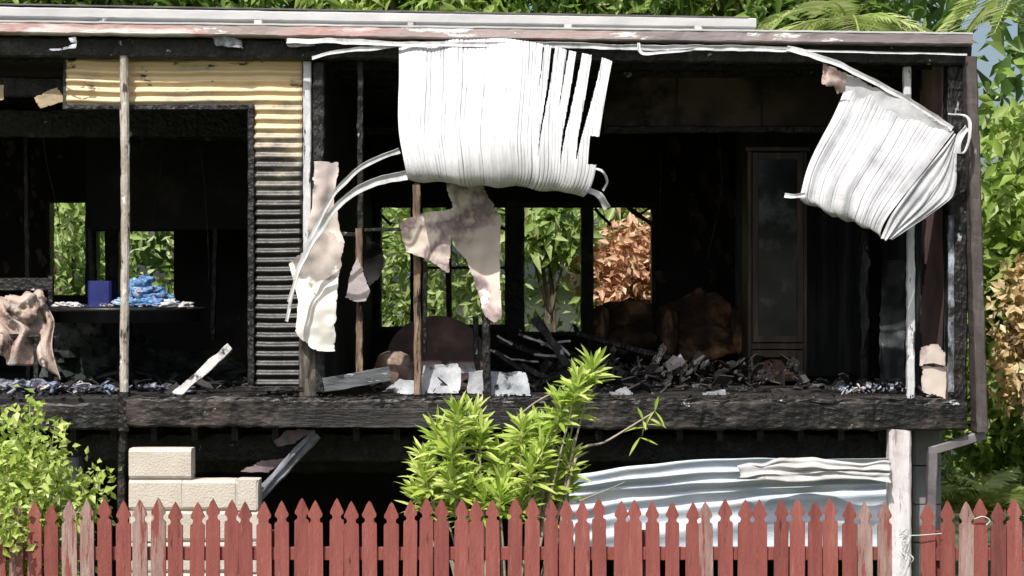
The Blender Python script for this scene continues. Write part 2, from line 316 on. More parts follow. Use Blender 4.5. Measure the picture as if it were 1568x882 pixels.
for (a,b,c,d) in [(574,312,583,505),(628,312,647,505),(683,314,691,497),(773,305,803,516),(890,305,909,516),(998,310,1006,482)]:
    rb(mb,a,b,c,d,YB-.05,.22,.006)
rb(mb,640,408,775,412,YB,.05,.003); rb(mb,574,308,1006,318,YB-.06,.05,.006); rb(mb,574,500,780,508,YB-.06,.06,.006); rb(mb,800,508,900,516,YB-.06,.06,.006); rb(mb,900,474,1006,481,YB-.06,.06,.008)
rb(mb,70,306,76,455,YB-.05,.2,.006); rb(mb,130,306,147,455,YB-.05,.2,.006); rb(mb,160,350,181,455,YB-.06,.2,.006)
for q in [((910,318,5.05),(935,345,5.05),5),((960,316,5.05),(1000,345,5.05),6),((975,330,5.05),(998,318,5.05),4),((700,314,5.05),(716,360,5.05),4),((740,340,5.05),(775,352,5.05),5),((585,330,5.05),(600,345,5.05),4)]: pbeam(mb,q[0],q[1],q[2],.03,.012)
mb.obj('window_frames',char,H)
mb=MB(); box(mb,XL,XR+.1,.06,YB-.01,FZ-.2,FZ-.01); mb.obj('floor',soot,H)
mb=MB(); box(mb,XL,XR+.1,.12,YB-.01,CZ+.05,CZ+.12); mb.obj('ceiling',ceilm,H)
mb=MB(); box(mb,XR+.002,XR+.12,.1,YB-.002,FZ-.25,CZ+.1); box(mb,XL-.1,XL,.05,YB,FZ-.25,CZ+.1); mb.obj('side_walls',sootw,H)
pw=W(488,441).x
mb=MB(); box(mb,pw-.04,pw+.04,.12,YB-.01,FZ,CZ+.04); mb.obj('partition_wall',soot,H)
mb=MB(); y3=3.0; a=W(1128,441,y3).x; box(mb,a,XR,y3,y3+.1,FZ,CZ+.045)
mb.obj('cross_wall',sootw,H)
mb=MB()
for px in (1150,1172,1196,1222,1250,1280,1306): rb(mb,px,185,px+3,576,y3-.02,.018,.003)
mb.obj('wall_battens',sootw,H)
mb=MB()
for i in range(9): 
    y=.45+i*.5; box(mb,pw+.06,XR-.01,y,y+.045,CZ-.02-.02*random.random(),CZ+.045,.004)
mb.obj('ceiling_battens',char,H)
mb=MB(); rb(mb,925,100,1300,197,1.2,.05,.004)
mb.obj('bulkhead_panel',ceilm,H)
mb=MB(); rb(mb,925,193,1300,203,1.17,.09,.008); rb(mb,500,195,925,204,2.6,.08,.008); rb(mb,945,97,1330,103,.5,.05,.004)
for px in (1035,1165): rb(mb,px,100,px+3,194,1.19,.012,.003)
rb(mb,-60,168,385,210,1.4,.05,.01)
mb.obj('bulkhead_beam',char,H)
mb=MB(); rb(mb,132,205,386,352,3.2,.05,.004); mb.obj('hanging_inner_panel',soot,H)
mb=MB(); pbeam(mb,(138,350,3.1),(142,460,3.1),8,.05); pbeam(mb,(120,206,3),(400,212,3),12,.06); pbeam(mb,(40,190,2.2),(44,600,2.2),7,.05); pbeam(mb,(330,350,3.1),(326,520,3.1),7,.05); mb.obj('inner_frame',charv,H)
mb=MB()
for (x0,y0,x1,y1,yy) in [(520,100,560,300,.9),(700,98,690,330,1.8),(990,100,1010,330,1.7),(300,170,320,420,1.2),(250,170,235,330,1.5),(1100,200,1085,390,1.6),(60,150,90,330,1.0),(860,100,905,300,2.4)]:
    xm=(x0+x1)/2+random.uniform(-12,12); tube(mb,[W(x0,y0,yy),W(xm,(y0+y1)/2,yy),W(x1,y1,yy+.1),W(x1+random.uniform(-9,9),y1+18,yy)],.005,.004,18,5)
mb.obj('hanging_wires',char,H)
mb=MB()
for _ in range(26):
    px=random.uniform(0,60);py=random.uniform(210,420); s=random.uniform(4,16)
    plate(mb,[(px,py),(px+s*.6,py+random.uniform(-3,3)),(px+s,py+s*.9),(px+s*.4,py+s*1.6)],4.6,.004,curl=.1)
for _ in range(22):
    px=random.uniform(1000,1120);py=random.uniform(210,420); s=random.uniform(6,26)
    plate(mb,[(px,py),(px+s*.6,py+random.uniform(-3,3)),(px+s,py+s*.9),(px+s*.4,py+s*1.6)],4.8,.004,curl=.1)
mb.obj('peeling_lining',peel,H)
mb=MB(); P0=W(1450,441).x
v=[];nyy=12;nzz=60
for j in range(nzz+1):
    for i in range(nyy+1):
        y=.07+.86*i/nyy; z=FZ+.03+(CZ-FZ)*j/nzz; v.append((P0-.012-.012*mnoise.noise(Vector((y*3,z*2,0))),y,z))
def kp(i,j):
    z=j/nzz; e=.8+.35*mnoise.noise(Vector((z*7,2,0))); return i/nyy<e
mb.add(v,[(j*(nyy+1)+i,j*(nyy+1)+i+1,(j+1)*(nyy+1)+i+1,(j+1)*(nyy+1)+i) for j in range(nzz) for i in range(nyy) if kp(i,j)])
mb.obj('pink_wall_lining',pink,H)
mb=MB(); rb(mb,1384,102,1396,150,.0,.06,.004); rb(mb,1390,345,1401,616,-.01,.06,.007); mb.obj('white_jamb',wposts,H)
mb=MB(); rb(mb,1380,150,1392,350,.03,.05,.006); rb(mb,1318,300,1328,600,2.2,.05,.01); mb.obj('charred_jamb',charv,H)
mb=MB(); plate(mb,[(1352,400),(1384,396),(1386,500),(1384,606),(1350,606),(1346,520)],1.2,.01,curl=.1); plate(mb,[(1322,380),(1334,400),(1326,440),(1332,500),(1320,540),(1316,440)],1.6,.01); mb.obj('scorched_lining',sootw,H)
mb=MB(); plate(mb,[(1410,532),(1436,527),(1448,540),(1448,560),(1430,556),(1408,562)],-.0,.004); plate(mb,[(1411,562),(1449,560),(1449,612),(1412,600)],.03,.01)
mb.obj('painted_sun_patch',boardb,H)  # pale plates stand in for sunlit wall below the sheet's shadow
mb=MB(); rb(mb,1452,92,1482,616,-.03,.12,.008); mb.obj('corner_post',charv,H)
bl=M('blue_blistered_paint',[(0,(.02,.02,.022)),(.5,(.09,.09,.1)),(1,(.40,.45,.52))],7,(2,2,.9),.6,.6,30,patches=[((.01,.01,.01),5,.54,.05)])
mb=MB(); rb(mb,1452,330,1461,600,-.045,.014,.004); mb.obj('blistered_edge',bl,H)
brn=M('brown_cladding_edge',[(0,(.04,.032,.031)),(1,(.12,.10,.095))],4,(3,3,.6),.6,.3,20,patches=[((.3,.33,.38),7,.66,.04)])
mb=MB(); pbeam(mb,(1483,88,-.06),(1500,660,-.06),17,.2,.005); mb.obj('barge_trim',brn,H)
p=.0725
def corrug(name,px0,px1,py0,py1,yb,mat,amp=.012,rot=None,parent=H):
    a=W(px0,py1,yb);b=W(px1,py0,yb); nx=max(4,int((b.x-a.x)/.03)); nz_=int((b.z-a.z)/p*12); V=[]
    for j in range(nz_+1):
        z=a.z+(b.z-a.z)*j/nz_
        for i in range(nx+1):
            x=a.x+(b.x-a.x)*i/nx; V.append((x,yb-amp*math.cos(6.2832*z/p)-.02*mnoise.noise(Vector((x*2,z*2,1)))-.005*mnoise.noise(Vector((x*9,z*4,1))),z+.015*mnoise.noise(Vector((x*2.5,z,4)))))
    mb=MB(); mb.add(V,[(j*(nx+1)+i,j*(nx+1)+i+1,(j+1)*(nx+1)+i+1,(j+1)*(nx+1)+i) for j in range(nz_) for i in range(nx)])
    o=mb.obj(name,mat,parent,True); m=o.modifiers.new('s','SOLIDIFY'); m.thickness=.003; return o
corrug('corrugated_wall_cladding',102,463,88,163,.03,corr); corrug('corrugated_side_cladding',389,463,163,597,.03,corr)
mb=MB(); rb(mb,96,160,389,168,.0,.1,.004); rb(mb,379,168,389,597,.0,.1,.005); rb(mb,374,592,465,600,-.01,.1,.006)
rb(mb,-60,118,100,148,.35,.08,.01); rb(mb,-60,88,102,96,.1,.1,.006); rb(mb,96,92,104,165,.05,.05,.005)
mb.obj('opening_frame',char,H)
mb=MB(); rb(mb,478,95,497,600,.0,.1,.008); mb.obj('charred_corner_stud',charv,H)
mb=MB(); rb(mb,464,94,476,400,-.01,.07,.003); mb.obj('white_corner_post',wposts,H)
mb=MB(); rb(mb,458,400,484,607,-.005,.08,.006); mb.obj('scorched_corner_post',M('greyed_post',[(0,(.02,.017,.014)),(.5,(.10,.085,.07)),(1,(.32,.28,.25))],6,(4,4,.5),.85,.6,30),H)
mb=MB(); plate(mb,[(52,148),(88,134),(100,155),(62,166)],.1,.01); plate(mb,[(-3,130),(6,130),(6,152),(-3,155)],.1,.01); mb.obj('torn_cladding_scrap',M('tan_scrap',[(0,(.35,.27,.17)),(1,(.5,.4,.26))],8,rough=.8,bump=.3),H)
mb=MB(); tube(mb,[W(190,86,-.06),W(192,300,-.06),W(190,604,-.06)],.034,.034,60,10,.15); mb.obj('rusted_pole',pipe,H)
mb=MB(); tube(mb,[W(190,655,-.04),W(187,720,-.04),W(187,960,-.04)],.036,.036,30,10,.12); mb.obj('lower_pole',char,H)
mb=MB(); rb(mb,547,94,556,350,-.0,.05,.005); rb(mb,634,280,642,330,0,.05,.004); pbeam(mb,(744,480,.02),(746,607,.02),12,.06,.008); pbeam(mb,(728,485,.35),(732,606,.35),8,.05,.005); pbeam(mb,(652,400,.9),(650,540,.9),6,.04,.005)
mb.obj('charred_studs',charv,H)
mb=MB(); pbeam(mb,(550,350,.02),(551,572,.02),10,.05,.005); pbeam(mb,(638,283,.02),(640,604,.02),11,.05,.005); mb.obj('wall_studs',stud,H)
mb=MB(); pbeam(mb,(517,358,.03),(556,360,.03),6,.04,.003);pbeam(mb,(556,352,.05),(616,351,.05),5,.04,.003);  mb.obj('charred_nogging',charv,H)
mb=MB(); pbeam(mb,(-120,72,-.02),(1484,86,-.02),30,.12,.008); mb.obj('charred_fascia',char,H)
mb=MB(); pbeam(mb,(-120,42,-.14),(1486,62,-.14),17,.14,.004); mb.obj('roof_gutter',gut,H)
mb=MB(); pbeam(mb,(-120,33,-.135),(1486,53.5,-.135),3.0,.16,.002); mb.obj('gutter_lip',roofm,H)
a=W(-120,40,0);b=W(1486,58,0)
mb=MB(); nx=300; V=[]
for i in range(nx+1):
    x=a.x+(b.x-a.x)*i/nx; z=a.z+(b.z-a.z)*i/nx+.01*math.cos(i*1.57)
    V+=[(x,-.05,z-.01),(x,2.8,z+.12),(x,YB+.3,z-.02)]
mb.add(V,[(i*3,i*3+3,i*3+4,i*3+1) for i in range(nx)]+[(i*3+1,i*3+4,i*3+5,i*3+2) for i in range(nx)]); mb.obj('roof_sheeting',roofsheet,H)
mb=MB(); pbeam(mb,(-120,23,.9),(1152,42,.9),15,.5,.002); mb.obj('roof_panel_edge',roofm,H)
mb=MB(); pbeam(mb,(-120,11,.9),(1140,34,.9),2.5,.5,.001); mb.obj('panel_top_rail',darkm,H)
mb=MB()
for px in (155,395,630,870,1070):
    yy=30+px*.0125; rb(mb,px-6,yy-4,px+6,yy+9,.55,.06,.001); rb(mb,px-2,yy+2,px+8,yy+5,.5,.05,.001)
mb.obj('panel_brackets',whitegrey,H)
mb=MB()
for q in ([(325,57),(345,54),(370,62),(372,74),(350,72),(330,70)],[(24,57),(45,56),(48,66),(36,68)],[(72,75),(100,72),(118,66),(116,74),(80,78)],[(435,59),(480,58),(482,70),(440,71)],[(105,58),(116,56),(118,66),(108,66)]):
    plate(mb,q,-.11,.003,curl=.12)
mb.obj('peeled_foil',M('foil_scrap',[(0,(.06,.06,.07)),(.5,(.30,.32,.37)),(1,(.75,.76,.8))],14,rough=.4,bump=1,bs=20),H)
mb=MB(); pbeam(mb,(197,631,-.06),(1478,637,-.06),43,.14,.010); pbeam(mb,(-120,638,-.05),(184,637,-.05),40,.14,.010)
pbeam(mb,(195,610,-.02),(1470,614,-.02),7,.2,.018); mb.obj('floor_edge_beam',charb,H)
mb=MB(); pbeam(mb,(428,640,-.15),(885,640,-.15),29,.03,.004); mb.obj('splice_board',M('scorched_board',[(0,(.006,.0055,.0055)),(.6,(.02,.018,.018)),(1,(.06,.055,.05))],3,(.5,1,3),.5,.5,20,patches=[(ASH,5,.69,.03)]),H)
mb=MB(); pbeam(mb,(190,600,-.09),(190,660,-.09),17,.06,.004); mb.obj('pole_bracket',char,H)
mb=MB(); pbeam(mb,(60,684,.5),(1360,684,.5),44,.12,.01); pbeam(mb,(60,712,2.2),(1360,712,2.2),24,.12,.01); mb.obj('under_floor_joist',char,H)
mb=MB()
for px in range(-80,1400,62): p0=W(px,660,.1); box(mb,p0.x,p0.x+.05,.12,YB-.1,FZ-.36,FZ-.21,.003)
mb.obj('floor_joists',char,H)
mb=MB(); box(mb,XL,XR,YB-.05,YB+.05,0,FZ-.3); box(mb,XR-.1,XR+.08,.8,YB-.1,0,FZ-.36); box(mb,XL-.1,XL,.1,YB,0,FZ-.3); mb.obj('lower_walls',soot,H)
mb=MB(); a=W(1399,655,.25); b=W(1442,655,.25)
for i in range(7): box(mb,a.x,b.x,.25,.4,.02+i*.3,.31+i*.3,.002)
mb.obj('lower_corner_wall',wallc,H)
mb=MB(); rb(mb,1362,657,1396,1000,-.12,.14,.003); mb.obj('white_stump',M('stump_paint',[(0,(.5,.42,.42)),(.5,(.66,.62,.63)),(1,(.76,.75,.76))],3,(4,4,.5),.7,.4,30,patches=[((.25,.1,.09),4,.60,.05),((.3,.28,.28),6,.62,.04)]),H)
mb=MB(); pp=M('downpipe_paint',[(0,(.10,.09,.095)),(1,(.24,.22,.23))],4,rough=.5,bump=.2)
pbeam(mb,(1502,640,-.02),(1502,672,-.02),12,.08,.002); pbeam(mb,(1506,666,-.021),(1426,690,-.021),14,.08,.002); pbeam(mb,(1428,684,-.02),(1419,1000,-.02),14,.08,.002); mb.obj('downpipe',pp,H)
mb=MB(); chips(mb,-3.9,-1.6,.1,2.2,FZ,200,.02,.14,.05); chips(mb,-1.45,3.2,.05,2.6,FZ,380,.015,.14,.06); chips(mb,-1.45,3.2,2.6,4.7,FZ,150,.03,.2,.12)
chips(mb,-4.2,3.4,-.1,.06,FZ-.02,420,.006,.03,.02)
for cx_ in (.6,1.3,2.0): chips(mb,cx_-.35,cx_+.35,.5,1.6,FZ+.05,70,.02,.12,.16,1.2)
mb.obj('ash_and_rubble',ashd,H)
# ================================================================ metal awning sheets
AW=empty('torn_metal_awning')
Lc=[W(610,67,-.14),W(610,130,-.34),W(611,195,-.50),W(615,238,-.58),W(621,264,-.56),W(630,276,-.46),W(640,270,-.32)]
Rc=[W(937,95,-.3),W(926,150,-.42),W(917,205,-.55),W(911,256,-.61),W(903,290,-.58),W(893,302,-.48),W(888,294,-.34)]
slits=[(.69,.22,.004),(.735,.52,.009),(.80,.28,.005),(.85,.58,.014),(.93,.50,.024)]
def keep(u,v):
    for us,vs,w in slits:
        c=us-.06*v+.006*math.sin(v*9)
        if v<vs and abs(u-c)<w*(1-v/vs)**.7: return False
    if u>.955 and .36<v<.47+.05*u: return False
    return True
ef=lambda u:.93+.07*mnoise.noise(Vector((u*7,1,1)))+.03*mnoise.noise(Vector((u*40,1,1)))
ruled('ribbed_sheet',Lc,Rc,white,380,60,56,.015,keep,AW,dz=lambda u,v:Vector((0,0,.10*math.sin(math.pi*u**1.3)*(1-v))),endf=ef,nz=.014)
mb=MB()
ribbon(mb,[(612,230,-.5),(560,252,-.55),(515,292,-.5),(483,350,-.42),(455,420,-.35),(438,492,-.3)],9,60,.3,w2=5)
ribbon(mb,[(622,268,-.55),(570,281,-.6),(520,312,-.55),(485,360,-.45),(462,405,-.4),(441,462,-.35)],14,60,.3,w2=5)
ribbon(mb,[(900,290,-.5),(918,300,-.5),(930,320,-.45)],10,20,.5)
ribbon(mb,[(908,258,-.55),(922,262,-.6),(930,278,-.55),(922,292,-.5)],4,20,.8)
ribbon(mb,[(478,88,-.2),(520,79,-.25),(570,74,-.22),(612,68,-.2)],6,30,.3)
ribbon(mb,[(440,63,-.22),(520,63,-.24),(610,67,-.22),(740,68,-.24),(860,69,-.22),(978,73,-.22),(1080,73,-.24),(1212,76,-.22)],8,120,.4)
ribbon(mb,[(978,66,-.24),(985,82,-.26),(1040,78,-.24),(1100,74,-.22),(1212,78,-.22)],5,40,.6)
ribbon(mb,[(1205,74,-.22),(1262,90,-.26),(1330,120,-.22),(1400,160,-.2),(1458,198,-.18)],9,60,.2)
ribbon(mb,[(1202,299,-.6),(1215,300,-.62),(1232,298,-.6)],7,10,.1)
ribbon(mb,[(1452,174,-.2),(1480,178,-.25),(1486,200,-.3),(1478,232,-.3),(1462,232,-.25)],5,30,.8)
ribbon(mb,[(1482,196,-.3),(1470,210,-.32),(1466,235,-.3)],10,20,.4)
ribbon(mb,[(1100,73,-.2),(1300,79,-.2),(1480,84,-.2)],3,20,.1)
mb.obj('edge_strips',white,AW)
Lr=[W(1292,138,-.16),W(1264,200,-.32),W(1236,262,-.48),W(1224,290,-.54),W(1226,306,-.52),W(1240,312,-.42)]
Rr=[W(1460,203,-.16),W(1418,256,-.33),W(1372,312,-.50),W(1354,340,-.56),W(1348,362,-.53),W(1356,364,-.42)]
AW2=empty('torn_metal_awning.001')
ruled('ribbed_sheet',Lr,Rr,white2,220,50,26,.009,None,AW2,dz=lambda u,v:Vector((0,0,.07*math.sin(math.pi*u)*(1-v))),endf=lambda u:.95+.05*mnoise.noise(Vector((u*9,2,2))),nz=.014)
ruled('folded_flap',[W(1461,204,-.15),W(1417,260,-.33),W(1370,318,-.5),W(1350,366,-.53)],[W(1464,232,-.14),W(1462,290,-.22),W(1440,318,-.3),W(1364,368,-.48)],white2,120,40,11,.006,None,AW2,nz=.008)
mb=MB(); plate(mb,[(1260,96),(1285,108),(1297,112),(1294,140),(1282,144),(1277,130),(1270,134),(1258,128)],-.3,.004,curl=.15); mb.obj('reddened_tear',rust,AW2)
mb=MB(); plate(mb,[(1292,110),(1390,155),(1456,198),(1440,215),(1290,142)],-.19,.004,curl=.04); mb.obj('upper_fold',white2,AW2)
# ================================================================ hanging plasterboard
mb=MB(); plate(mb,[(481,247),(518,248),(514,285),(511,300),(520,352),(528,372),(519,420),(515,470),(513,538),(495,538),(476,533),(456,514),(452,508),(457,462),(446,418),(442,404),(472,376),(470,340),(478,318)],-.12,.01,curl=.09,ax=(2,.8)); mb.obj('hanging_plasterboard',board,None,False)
mb=MB(); plate(mb,[(683,274),(712,270),(735,271),(742,290),(768,332),(765,400),(768,488),(757,494),(744,486),(732,448),(715,400),(700,385),(690,362),(688,420),(655,398),(622,386),(612,342),(640,328),(682,322),(694,318),(684,290)],-.14,.01,curl=.09,ax=(1.6,.7)); mb.obj('hanging_plasterboard.001',boardb)
mb=MB(); plate(mb,[(547,393),(556,412),(567,446),(560,461),(540,461),(528,455),(536,420)],-.1,.01); mb.obj('hanging_plasterboard.002',M('mauve_board',[(0,(.3,.25,.26)),(1,(.5,.44,.44))],5,rough=.9))
mb=MB(); plate(mb,[(560,360),(585,380),(588,405),(583,420),(566,440),(556,410)],.5,.01,curl=.1);mb.obj('hanging_charred_lining',soot)
# ================================================================ debris: boards and timbers
mb=MB()
plate(mb,[(648,560),(700,556),(706,566),(703,602),(655,602),(645,590)],.25,.012,tilt=-.6,curl=.06)
plate(mb,[(718,570),(742,566),(740,604),(716,602)],.2,.012); plate(mb,[(748,568),(805,571),(813,606),(750,606)],.15,.012,tilt=-.5,curl=.06)
plate(mb,[(585,600),(612,580),(655,588),(650,604)],.12,.012,tilt=-.4); plate(mb,[(706,558),(735,556),(738,566),(704,574)],.4,.012)
plate(mb,[(930,600),(960,592),(972,604),(940,610)],.2,.01); plate(mb,[(1075,602),(1110,596),(1115,606),(1080,610)],.2,.01)
mb.obj('broken_plasterboard_pile',M('dirty_board',[(0,(.10,.105,.115)),(.5,(.32,.335,.36)),(1,(.56,.57,.59))],6,isl=.3,rough=.9,bump=.5,patches=[((.04,.04,.04),4,.57,.06)]))
mb=MB(); pbeam(mb,(496,590,-.02),(598,572,-.02),22,.03,.004); mb.obj('fallen_plank',M('grey_plank',[(0,(.04,.045,.05)),(1,(.16,.17,.18))],5,(1,1,5),.7,.4,20,patches=[(ASH,6,.62,.05)]))
mb=MB(); pbeam(mb,(268,606,.15),(352,532,.5),13,.04,.008); mb.obj('fallen_plank.001',whitegrey)
mb=MB()
for q in [((820,488,1.2),(870,560,1.0),13),((765,520,1.6),(850,552,1.3),8),((885,512,2.0),(1052,556,1.4),8),((1018,532,1.3),(975,598,.9),9),((870,540,1.6),(990,600,1.0),8),((930,570,1.2),(1055,572,1.3),7),((800,560,.8),(880,600,.6),9),((1050,560,1.2),(1042,604,.9),7),((985,560,1.8),(1040,600,1.2),6),((760,540,1.0),(830,590,.8),7),((850,590,.5),(960,560,1.2),6),((900,600,.5),(1020,585,.8),7),((880,500,2.4),(930,600,1.0),6),((940,535,1.4),(910,600,.8),6),((1060,590,.7),(1180,600,.5),7),((780,600,.4),(860,575,.7),6),((100,600,.4),(180,560,1.2),6),((1240,590,.8),(1330,600,.4),6)]:
    pbeam(mb,q[0],q[1],q[2],.05,.012)
mb.obj('fallen_roof_timbers',charv)
mb=MB(); 
for i in range(8):
    a=random.uniform(745,840); pbeam(mb,(a,random.uniform(512,550),1.3),(a+random.uniform(20,60),random.uniform(515,560),1.1),random.uniform(2,4),.02,.006)
mb.obj('splintered_battens',whitegrey)
mb=MB(); pbeam(mb,(396,760,-.05),(484,664,.1),18,.08,.006); pbeam(mb,(398,752,-.11),(482,660,.04),4,.02,.003)
mb.obj('leaning_steel_beam',M('rusted_steel',[(0,(.06,.05,.05)),(.5,(.16,.17,.19)),(1,(.30,.32,.36))],6,rough=.6,bump=.4,patches=[((.20,.09,.06),6,.60,.08)]))
mb=MB(); plate(mb,[(418,676),(440,658),(482,658),(450,680),(424,684)],.1,.01); plate(mb,[(368,722),(400,705),(440,702),(410,724)],.1,.01); mb.obj('fallen_lining_scrap',M('purple_scrap',[(0,(.09,.07,.08)),(1,(.3,.22,.23))],6,rough=.9))
# ================================================================ furniture
T=empty('round_table'); c=W(192,470,.95); R=.66
def lathe(mb,c,prof,n=48):
    V=[];F=[]
    for r,z in prof:
        for j in range(n): t=j/n*6.2832; V.append((c[0]+r*math.cos(t),c[1]+r*math.sin(t),c[2]+z))
    for i in range(len(prof)-1):
        for j in range(n): k=(j+1)%n; F.append((i*n+j,i*n+k,(i+1)*n+k,(i+1)*n+j))
    mb.add(V,F)
mb=MB(); lathe(mb,c,[(0,0),(R-.01,0),(R,-.012),(R-.005,-.03),(R-.05,-.035),(R-.06,-.12),(R-.08,-.12),(R-.08,-.04),(0,-.04)]); mb.obj('table_top',black,T,True)
hz=c.z-FZ
mb=MB(); lathe(mb,c,[(.05,-.04),(.06,-.2),(.04,-.3),(.08,-hz+.15),(.1,-hz+.08),(.03,-hz+.05)],20)
for k in range(4):
    a=k*1.57+.5; tube(mb,[Vector((c.x,c.y,FZ+.14)),Vector((c.x+.2*math.cos(a),c.y+.2*math.sin(a),FZ+.1)),Vector((c.x+.42*math.cos(a),c.y+.42*math.sin(a),FZ+.02))],.035,.025,10)
mb.obj('pedestal',black,T,True)
mb=MB(); chips(mb,c.x-.5,c.x+.5,c.y-.45,c.y+.3,c.z,110,.008,.05,.01); mb.obj('table_litter',papd)
mb=MB(); q=W(222,440,.85)
for (dx,dy,dz_,rx,ry,rz,sd) in [(0,0,.05,.16,.15,.09,3),(.09,-.04,.03,.13,.12,.06,8),(-.06,0,.13,.10,.10,.08,12),(.0,.02,.21,.06,.06,.05,19),(.04,-.14,.02,.2,.1,.035,15),(.14,.02,.07,.07,.07,.05,23),(-.12,-.05,.03,.1,.1,.05,29),(.03,-.02,.12,.11,.1,.04,33)]:
    heap(mb,(q.x+dx,q.y+dy,c.z+dz_),(rx,ry,rz),amp=.7,seed=sd,res=28)
mb.obj('clothes_pile',clothb,None,True)
mb=MB(); a=W(136,463,.9); b=W(172,430,.9); box(mb,a.x,b.x,.85,1.0,c.z,b.z,.002); mb.obj('cardboard_box',bluep)
mb=MB()
for px,sd in ((110,5),(282,6),(258,9),(95,14)): a=W(px,468,.6); heap(mb,(a.x,.62,c.z+.015),(.07,.06,.025),amp=.6,seed=sd)
a=W(262,455,.8); heap(mb,(a.x,.75,c.z+.03),(.05,.04,.04),amp=.5,seed=41)
mb.obj('crumpled_cloth',M('pale_cloth',[(0,(.35,.32,.3)),(1,(.6,.6,.6))],8,rough=.9),None,True)
CH=empty('dining_chair'); mb=MB()
a=W(12,455,.55).x; 
for dx in (-.25,.28): 
    for dy in (.35,.8): box(mb,a+dx-.02,a+dx+.02,dy-.02,dy+.02,FZ,FZ+(.45 if dy<.5 else .92),.002)
box(mb,a-.27,a+.3,.33,.82,FZ+.43,FZ+.46); box(mb,a-.27,a+.3,.785,.815,FZ+.8,FZ+.9); box(mb,a-.27,a+.3,.785,.815,FZ+.6,FZ+.66); mb.obj('chair_frame',char,CH)
def fold(u,v): return Vector((.02*math.sin(v*9+u*4),-.045*math.sin(u*22+v*3+2*mnoise.noise(Vector((u*4,v*2,0))))*(.25+v)-.03*math.sin(u*11+4*v),.03*mnoise.noise(Vector((u*3,v*3,2)))))
ruled('draped_blanket',[W(-40,470,.75),W(-38,480,.5),W(-30,500,.33),W(-30,520,.3)],[W(66,448,.75),W(68,462,.55),W(80,510,.4),W(90,585,.33)],beige,120,60,1,0,None,CH,dz=fold,nz=.04,smooth=True,solid=.008)
mb=MB(); heap(mb,W(38,475,.45),(.14,.14,.11),amp=.6,seed=22); mb.obj('blanket_bunch',beige,CH,True)
mb=MB(); a=W(0,600,.2)
for k in range(6): heap(mb,(a.x+.07*k+random.uniform(-.03,.03),.18+random.uniform(0,.2),FZ+.04),(.09,.09,.05),amp=.8,seed=30+k)
for k in range(6): heap(mb,(a.x+.55+.17*k,.3+random.uniform(0,.4),FZ+.02),(.07,.07,.03),amp=.9,seed=50+k,res=14)
mb.obj('burnt_fabric_heap',M('grey_blue_fabric',[(0,(.01,.01,.012)),(.5,(.07,.08,.12)),(1,(.42,.42,.45))],12,rough=.95,bump=.8),None,True)
mb=MB(); chips(mb,-3.9,-3.0,.05,.6,FZ,90,.02,.08,.06); chips(mb,2.5,3.1,.05,.4,FZ,60,.015,.05,.07,1); mb.obj('scattered_paper',papd)
mb=MB(); heap(mb,W(205,560,1.6),(.35,.3,.25),amp=.6,seed=70); heap(mb,W(120,545,1.8),(.3,.3,.3),amp=.6,seed=74); heap(mb,W(300,575,1.9),(.4,.3,.2),amp=.6,seed=77)
mb.obj('charred_household_heap',M('dark_green_char',[(0,(.008,.009,.008)),(.6,(.03,.04,.036)),(1,(.10,.12,.11))],4,rough=.9,bump=1,bs=14,vor=True))
mb=MB(); q=W(668,548,1.5); V=[];n=40;r=.42
OT=empty('overturned_round_table')
for yy,rr in ((0,0),(0,r-.02),(.0,r),(.03,r),(.03,0)):
    for j in range(n): t=j/n*6.2832; V.append((q.x+rr*math.cos(t),q.y+yy+.3*rr*math.sin(t)*.5,q.z+rr*math.sin(t)*.85))
mb.add(V,[(i*n+j,i*n+(j+1)%n,(i+1)*n+(j+1)%n,(i+1)*n+j) for i in range(4) for j in range(n)]); mb.obj('table_top',brownd,OT)
mb=MB(); box(mb,q.x-.03,q.x+.03,q.y+.04,q.y+.6,q.z-.03,q.z+.03); mb.obj('stem',black,OT)
mb=MB(); q=W(603,575,.9); lathe(mb,(q.x,q.y,FZ+.0),[(.06,.30),(.12,.27),(.16,.18),(.17,.08),(.15,.0)],30); 
o=mb.obj('fallen_lampshade',M('scorched_shade',[(0,(.07,.035,.03)),(.5,(.22,.15,.12)),(1,(.5,.42,.34))],5,rough=.8,patches=[((.02,.015,.012),3,.5,.1)]),None,True); m=o.modifiers.new('s','SOLIDIFY'); m.thickness=.004
CB=empty('wooden_cabinet'); y=1.55
A=W(1145,232,y);B=W(1236,609,y); X0,X1=A.x,B.x; Z0,Z1=FZ,A.z
mb=MB(); box(mb,X0,X0+.035,y,y+.4,Z0,Z1,.001); box(mb,X1-.035,X1,y,y+.4,Z0,Z1,.001); box(mb,X0-.02,X1+.02,y-.02,y+.42,Z1+.001,Z1+.04,.001); box(mb,X0+.036,X1-.036,y+.37,y+.4,Z0,Z1-.002); 
zm=W(0,530,y).z
box(mb,X0+.036,X1-.036,y+.002,y+.36,zm-.03,zm+.03)
for (za,zb) in ((zm+.035,Z1-.01),(Z0+.03,zm-.035)):
    box(mb,X0+.037,X0+.09,y-.02,y-.0,za,zb,.001); box(mb,X1-.09,X1-.037,y-.02,y-.0,za,zb,.001)
    box(mb,X0+.0905,X1-.0905,y-.018,y-.001,zb-.06,zb,.001); box(mb,X0+.0905,X1-.0905,y-.018,y-.001,za,za+.05,.001)
mb.obj('carcass',woodd,CB)
mb=MB(); box(mb,X0+.09,X1-.09,y-.008,y-.003,zm+.08,Z1-.07); mb.obj('glass_pane',glassd,CB)
mb=MB(); za=Z0+.08; zb=zm-.16; pts=[(X0+.1,za),(X1-.1,za)]+[((X0+X1)/2+(X1-X0-.2)/2*math.cos(t),zb+.05*math.sin(t)) for t in [i*math.pi/12 for i in range(13)]]
n=len(pts); cxp=(X0+X1)/2; czp=(za+zb)/2
